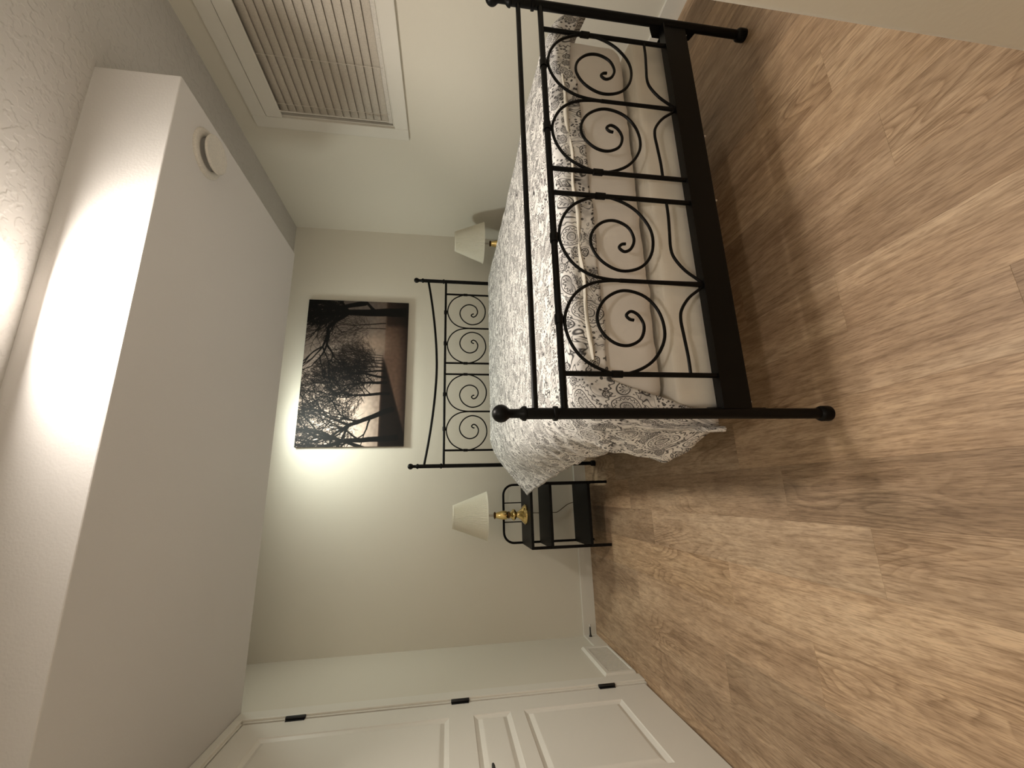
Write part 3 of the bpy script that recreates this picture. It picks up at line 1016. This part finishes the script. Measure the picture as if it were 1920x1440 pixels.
def table_lamp(label):
    cx, cy, z0 = 0.886, -0.30, 0.548
    t = tag(empty('table_lamp', (cx, cy, z0)), label, 'table lamp', 'bedside table lamps')
    P = [(0.066, 0.000), (0.069, 0.003), (0.068, 0.010), (0.061, 0.014), (0.060, 0.019), (0.050, 0.026), (0.034, 0.040), (0.024, 0.055), (0.019, 0.066), (0.020, 0.070)]
    obj('base', lathe(bmesh.new(), [(r, z0 + z) for r, z in P], 40, cx, cy), M['brass'], t, smooth=50)
    P = [(0.019, 0.069), (0.027, 0.073), (0.037, 0.082), (0.039, 0.088), (0.036, 0.095), (0.026, 0.104), (0.018, 0.113), (0.017, 0.117)]
    obj('knop', lathe(bmesh.new(), [(r, z0 + z) for r, z in P], 36, cx, cy), M['brass'], t, smooth=50)
    P = [(0.017, 0.116), (0.024, 0.118), (0.025, 0.122), (0.022, 0.128)]
    obj('neck_ring', lathe(bmesh.new(), [(r, z0 + z) for r, z in P], 36, cx, cy), M['darkbrass'], t, smooth=40)
    P = [(0.021, 0.127), (0.0285, 0.140), (0.0305, 0.155), (0.029, 0.172), (0.0245, 0.190), (0.0195, 0.207), (0.0185, 0.215)]
    obj('vase_body', lathe(bmesh.new(), [(r, z0 + z) for r, z in P], 36, cx, cy), M['brass'], t, smooth=50)
    P = [(0.018, 0.214), (0.023, 0.218), (0.0245, 0.222), (0.022, 0.226), (0.012, 0.229)]
    obj('collar', lathe(bmesh.new(), [(r, z0 + z) for r, z in P], 36, cx, cy), M['darkbrass'], t, smooth=40)
    obj('stem', lathe(bmesh.new(), [(0.0075, z0 + 0.228), (0.0075, z0 + 0.33)], 16, cx, cy), M['plastic'], t, smooth=40)
    # pleated shade
    zb_, ztp, rb_, rt = 0.829, 1.057, 0.160, 0.076
    bm = bmesh.new()
    n = 200
    rings = []
    for kk in range(9):
        u = kk / 8
        z = zb_ + (ztp - zb_) * u
        r0 = rb_ + (rt - rb_) * u
        rings.append([bm.verts.new((cx + (r0 + 0.0016 * (1 if i % 2 else -1)) * math.cos(2 * PI * i / n), cy + (r0 + 0.0016 * (1 if i % 2 else -1)) * math.sin(2 * PI * i / n), z)) for i in range(n)])
    for a, b_ in zip(rings, rings[1:]):
        for i in range(n):
            j = (i + 1) % n
            bm.faces.new((a[i], a[j], b_[j], b_[i]))
    sh = obj('lamp_shade', bm, M['shade'], t)
    mod = sh.modifiers.new('thickness', 'SOLIDIFY')
    mod.thickness = 0.0015
    for (r, za, zb2) in ((rb_, zb_ - 0.003, zb_ + 0.006), (rt, ztp - 0.007, ztp + 0.003)):
        dr = (rt - rb_) / (ztp - zb_) * (zb2 - za)
        q = obj('trim_band', lathe(bmesh.new(), [(r + 0.0015, za), (r + 0.0035, za), (r + 0.0035 + dr, zb2), (r + 0.0015 + dr, zb2)], 80, cx, cy, cap=False), M['shade'], sh, smooth=40)
        q.matrix_parent_inverse = Matrix.Identity(4)
    bm = bmesh.new()
    for a in (0, 2 * PI / 3, 4 * PI / 3):
        tube(bm, [(cx, cy, 0.90), (cx + 0.075 * math.cos(a), cy + 0.075 * math.sin(a), 1.05)], 0.0015, 6)
    obj('shade_carrier', bm, M['brass'], t)
    obj('bulb', lathe(bmesh.new(), [(0.012, 0.875), (0.014, 0.895), (0.024, 0.92), (0.029, 0.945), (0.026, 0.968), (0.014, 0.983), (0.001, 0.987)], 20, cx, cy), M['plastic'], t, smooth=50)
    return t
lamp = table_lamp('brass lamp with cream pleated shade on the nightstand left of the bed')
lamp2 = copy_tree(lamp)
lamp2.location.x = 3.03
lamp2['label'] = 'cream pleated table lamp rising behind the duvet by the window wall'
pts = catmull([(0.886, -0.232, 0.556), (0.885, -0.16, 0.553), (0.884, -0.10, 0.545), (0.882, -0.045, 0.48), (0.88, -0.03, 0.40), (0.878, -0.02, 0.28), (0.882, -0.014, 0.245), (0.91, -0.012, 0.20), (0.937, -0.012, 0.157), (0.950, -0.018, 0.11), (0.96, -0.03, 0.03), (0.98, -0.035, 0.006), (1.10, -0.04, 0.004)], 6)
obj('cord', tube(bmesh.new(), pts, 0.0028, 8), M['cable'], lamp, smooth=50)['label'] = 'thin brown power cord'

# ================================================================== CANVAS PRINT
PX0, PX1, PZ0, PZ1 = 1.404, 2.597, 1.434, 2.219
def paint_lane():
    Wp, Hp = 450, 297
    yy, xx = np.mgrid[0:Hp, 0:Wp].astype(float)
    u = xx / Wp
    v = yy / Hp                                     # v down
    rng = random.Random(11)
    sky = 0.62 + 0.30 * np.exp(-((u - 0.18) ** 2 / 0.10 + (v - 0.35) ** 2 / 0.12)) - 0.30 * u
    sky = np.clip(sky * 1.12, 0.25, 0.97)
    img = np.stack([sky, sky * 0.90, sky * 0.83], -1)
    def blend(mask, col):
        for c in range(3):
            img[..., c] = img[..., c] * (1 - mask) + col[c] * mask
    def sstep(a, b, x):
        t = np.clip((x - a) / (b - a), 0, 1)
        return t * t * (3 - 2 * t)
    # misty far field and ground
    blend(sstep(0.60, 0.78, v) * 0.35, (0.42, 0.34, 0.29))
    hor = 0.745
    blend(sstep(hor, hor + 0.015, v) * sstep(0.66, 0.5, u), (0.24, 0.18, 0.15))
    # lane: from the vanishing point at (0.63, 0.76) to the lower right
    lane = sstep(0, 0.02, v - (0.765 + np.clip(0.60 - u, 0, 1) * 0.42)) * sstep(0.70, 0.76, v)
    blend(lane * 0.95, (0.36, 0.28, 0.235))
    for k in range(260):
        pass
    verge = sstep(0.0, 0.035, (v - 0.745) - 0.0) * sstep(0.0, -0.025, v - (0.775 + np.clip(0.60 - u, 0, 1) * 0.44)) * sstep(0.62, 0.56, u)
    blend(verge * 0.85, (0.075, 0.056, 0.048))
    blend(sstep(0.76, 1.0, v) * sstep(0.55, 1.0, u) * 0.75, (0.12, 0.09, 0.075))
    blend(sstep(0.88, 1.05, v) * 0.75, (0.06, 0.045, 0.04))
    rverge = sstep(0.80, 0.84, u) * sstep(0.76, 0.80, v)
    blend(rverge * 0.6, (0.07, 0.055, 0.048))
    glow = np.exp(-((u - 0.69) ** 2 / 0.006 + (v - 0.66) ** 2 / 0.02))
    blend(glow * 0.7, (0.62, 0.53, 0.46))
    def seg(x0, y0, x1, y1, w0, w1, dark, al=1.0):
        r = max(w0, w1) + 1.5
        a0, a1 = int(max(0, min(x0, x1) - r)), int(min(Wp, max(x0, x1) + r + 1))
        b0, b1 = int(max(0, min(y0, y1) - r)), int(min(Hp, max(y0, y1) + r + 1))
        if a1 <= a0 or b1 <= b0:
            return
        X = xx[b0:b1, a0:a1]; Y = yy[b0:b1, a0:a1]
        dx_, dy_ = x1 - x0, y1 - y0
        l2 = dx_ * dx_ + dy_ * dy_ + 1e-9
        t = np.clip(((X - x0) * dx_ + (Y - y0) * dy_) / l2, 0, 1)
        d = np.hypot(X - x0 - t * dx_, Y - y0 - t * dy_)
        ww = w0 + (w1 - w0) * t
        m = np.clip(ww * 0.5 - d + 0.5, 0, 1) * np.minimum(1.0, ww / 0.9) * al
        for c in range(3):
            img[b0:b1, a0:a1, c] = img[b0:b1, a0:a1, c] * (1 - m) + dark[c] * m
    def branch(x, y, ang, ln, wd, dep, dark, spread, al):
        if dep == 0 or wd < 0.42 or ln < 2.5:
            return
        n = 3
        for k in range(n):
            a2 = ang + rng.uniform(-0.25, 0.25)
            x2 = x + math.cos(a2) * ln / n
            y2 = y - math.sin(a2) * ln / n
            seg(x, y, x2, y2, wd * (1 - 0.12 * k), wd * (1 - 0.12 * (k + 1)), dark, al)
            x, y, ang = x2, y2, a2
        nb = 3 if rng.random() < 0.45 else 2
        for q in range(nb):
            da = rng.uniform(-spread, spread)
            branch(x, y, ang + da, ln * rng.uniform(0.66, 0.92), wd * rng.uniform(0.5, 0.72), dep - 1, dark, spread, al)
    def tree(x, base, h, wd, lean, dep, dark, spread=0.75, al=1.0):
        x *= Wp; base *= Hp; h *= Hp
        ang = PI / 2 + lean
        n = 6
        px_, py_ = x, base
        for k in range(n):
            a2 = ang + rng.uniform(-0.09, 0.09)
            x2 = px_ + math.cos(a2) * h / n; y2 = py_ - math.sin(a2) * h / n
            seg(px_, py_, x2, y2, wd * (1.25 - 0.08 * k), wd * (1.25 - 0.08 * (k + 1)), dark, al)
            px_, py_ = x2, y2
            if k >= 2 and rng.random() < 0.75:
                sd = rng.choice((-1, 1))
                branch(px_, py_, ang + sd * rng.uniform(0.4, 0.9), h * 0.42, wd * 0.42, dep - 1, dark, spread, al)
        for q in range(3):
            branch(px_, py_, ang + (-0.45, 0.05, 0.5)[q], h * 0.48, wd * 0.62, dep, dark, spread, al)
    mist = lambda d: (0.03 + 0.30 * d, 0.022 + 0.25 * d, 0.02 + 0.21 * d)
    def crown(cx_, cy_, rx, ry, n, dark, al, w0):
        """a haze of short twigs"""
        for _ in range(n):
            a = rng.uniform(0, 2 * PI); q = math.sqrt(rng.random())
            x = (cx_ + rx * q * math.cos(a)) * Wp; y = (cy_ + ry * q * math.sin(a)) * Hp
            an = math.atan2(-(y / Hp - (cy_ + ry)), x / Wp - cx_) + rng.uniform(-0.9, 0.9)
            for k in range(3):
                x2 = x + math.cos(an) * rng.uniform(3, 7); y2 = y - math.sin(an) * rng.uniform(3, 7)
                seg(x, y, x2, y2, w0, w0 * 0.8, dark, al)
                x, y, an = x2, y2, an + rng.uniform(-0.7, 0.7)
    crown(0.60, 0.52, 0.10, 0.17, 900, mist(0.26), 0.45, 0.9)
    crown(0.80, 0.36, 0.13, 0.26, 900, mist(0.34), 0.5, 0.9)
    for k, x in enumerate((0.605, 0.59, 0.575, 0.55, 0.525)):
        tree(x, 0.76, 0.16 + 0.02 * k, 1.8 + 0.4 * k, rng.uniform(-0.1, 0.1), 7, mist(0.36 - 0.07 * k), 0.8, 0.8)
    tree(0.80, 0.77, 0.26, 2.6, 0.05, 7, mist(0.36), 0.8, 0.8)
    tree(0.84, 0.77, 0.30, 3.2, 0.1, 7, mist(0.26), 0.8, 0.85)
    crown(0.50, 0.42, 0.16, 0.30, 1800, mist(0.16), 0.6, 1.0)
    tree(0.50, 0.775, 0.21, 5.0, 0.05, 8, mist(0.10), 0.85, 0.95)
    tree(0.455, 0.79, 0.23, 6.0, -0.18, 8, mist(0.06), 0.85)
    tree(0.42, 0.80, 0.23, 7.5, 0.02, 8, mist(0.03), 0.85)
    crown(0.36, 0.30, 0.20, 0.30, 1500, mist(0.06), 0.7, 1.0)
    tree(0.345, 0.83, 0.33, 7.5, 0.04, 8, mist(0.02), 0.8)
    tree(0.24, 0.87, 0.42, 13.0, 0.38, 8, mist(0.0), 0.75)
    crown(0.13, 0.25, 0.18, 0.27, 1300, mist(0.0), 0.8, 1.1)
    tree(0.055, 0.92, 0.50, 14.0, 0.02, 8, mist(0.0), 0.78)
    tree(-0.03, 0.70, 0.36, 10.0, -0.3, 8, mist(0.0), 0.75)
    crown(0.95, 0.12, 0.13, 0.20, 1500, mist(0.0), 0.85, 1.4)
    tree(0.925, 0.95, 0.55, 24.0, 0.06, 8, mist(0.0), 0.75)
    tree(0.985, 0.55, 0.30, 14.0, 0.25, 7, mist(0.0), 0.7)
    gr = np.array([[noise.noise(Vector((a * 0.11, b_ * 0.11, 0))) for a in range(Wp)] for b_ in range(0, Hp, 3)])
    gr = np.repeat(gr, 3, axis=0)[:Hp]
    img[:] = np.clip(img * (1 + 0.10 * gr[..., None]), 0, 1)
    return img
pic = tag(empty('canvas_print', ((PX0 + PX1) / 2, 0, PZ0)), 'sepia canvas print of bare trees lining a lane above the headboard', 'canvas print')
img = paint_lane()
Hp, Wp, _ = img.shape
verts = [(PX0 + (PX1 - PX0) * i / (Wp - 1), -0.0265, PZ1 - (PZ1 - PZ0) * j / (Hp - 1)) for j in range(Hp) for i in range(Wp)]
faces = [(j * Wp + i, (j + 1) * Wp + i, (j + 1) * Wp + i + 1, j * Wp + i + 1) for j in range(Hp - 1) for i in range(Wp - 1)]
me = bpy.data.meshes.new('printed_face')
me.from_pydata(verts, [], faces)
ca = me.color_attributes.new('print', 'BYTE_COLOR', 'POINT')
lin = img.reshape(-1, 3) ** 2.2
ca.data.foreach_set('color', np.concatenate([lin, np.ones((len(lin), 1))], 1).astype(np.float32).ravel())
m, nt, b = new_mat('printed_canvas')
at = N(nt, 'ShaderNodeVertexColor')
at.layer_name = 'print'
L(nt, at.outputs[0], b.inputs['Base Color'])
b.inputs['Roughness'].default_value = 0.6
b.inputs['Specular IOR Level'].default_value = 0.25
v_ = obj_coord(nt)
n_ = N(nt, 'ShaderNodeTexNoise', Scale=500.0)
L(nt, v_, n_.inputs['Vector'])
bump(nt, b, n_.outputs[0], 0.08, 0.0006)
me.materials.append(m)
o = bpy.data.objects.new('printed_face', me)
COL.objects.link(o)
o.parent = pic
o.matrix_parent_inverse = Matrix.Translation(-pic.location)
M['wrap'] = metal_paint('canvas_wrap', (0.09, 0.062, 0.048), 0.6)
obj('stretched_sides', B(PX0, PX1, -0.0262, -0.0015, PZ0, PZ1), M['wrap'], pic)
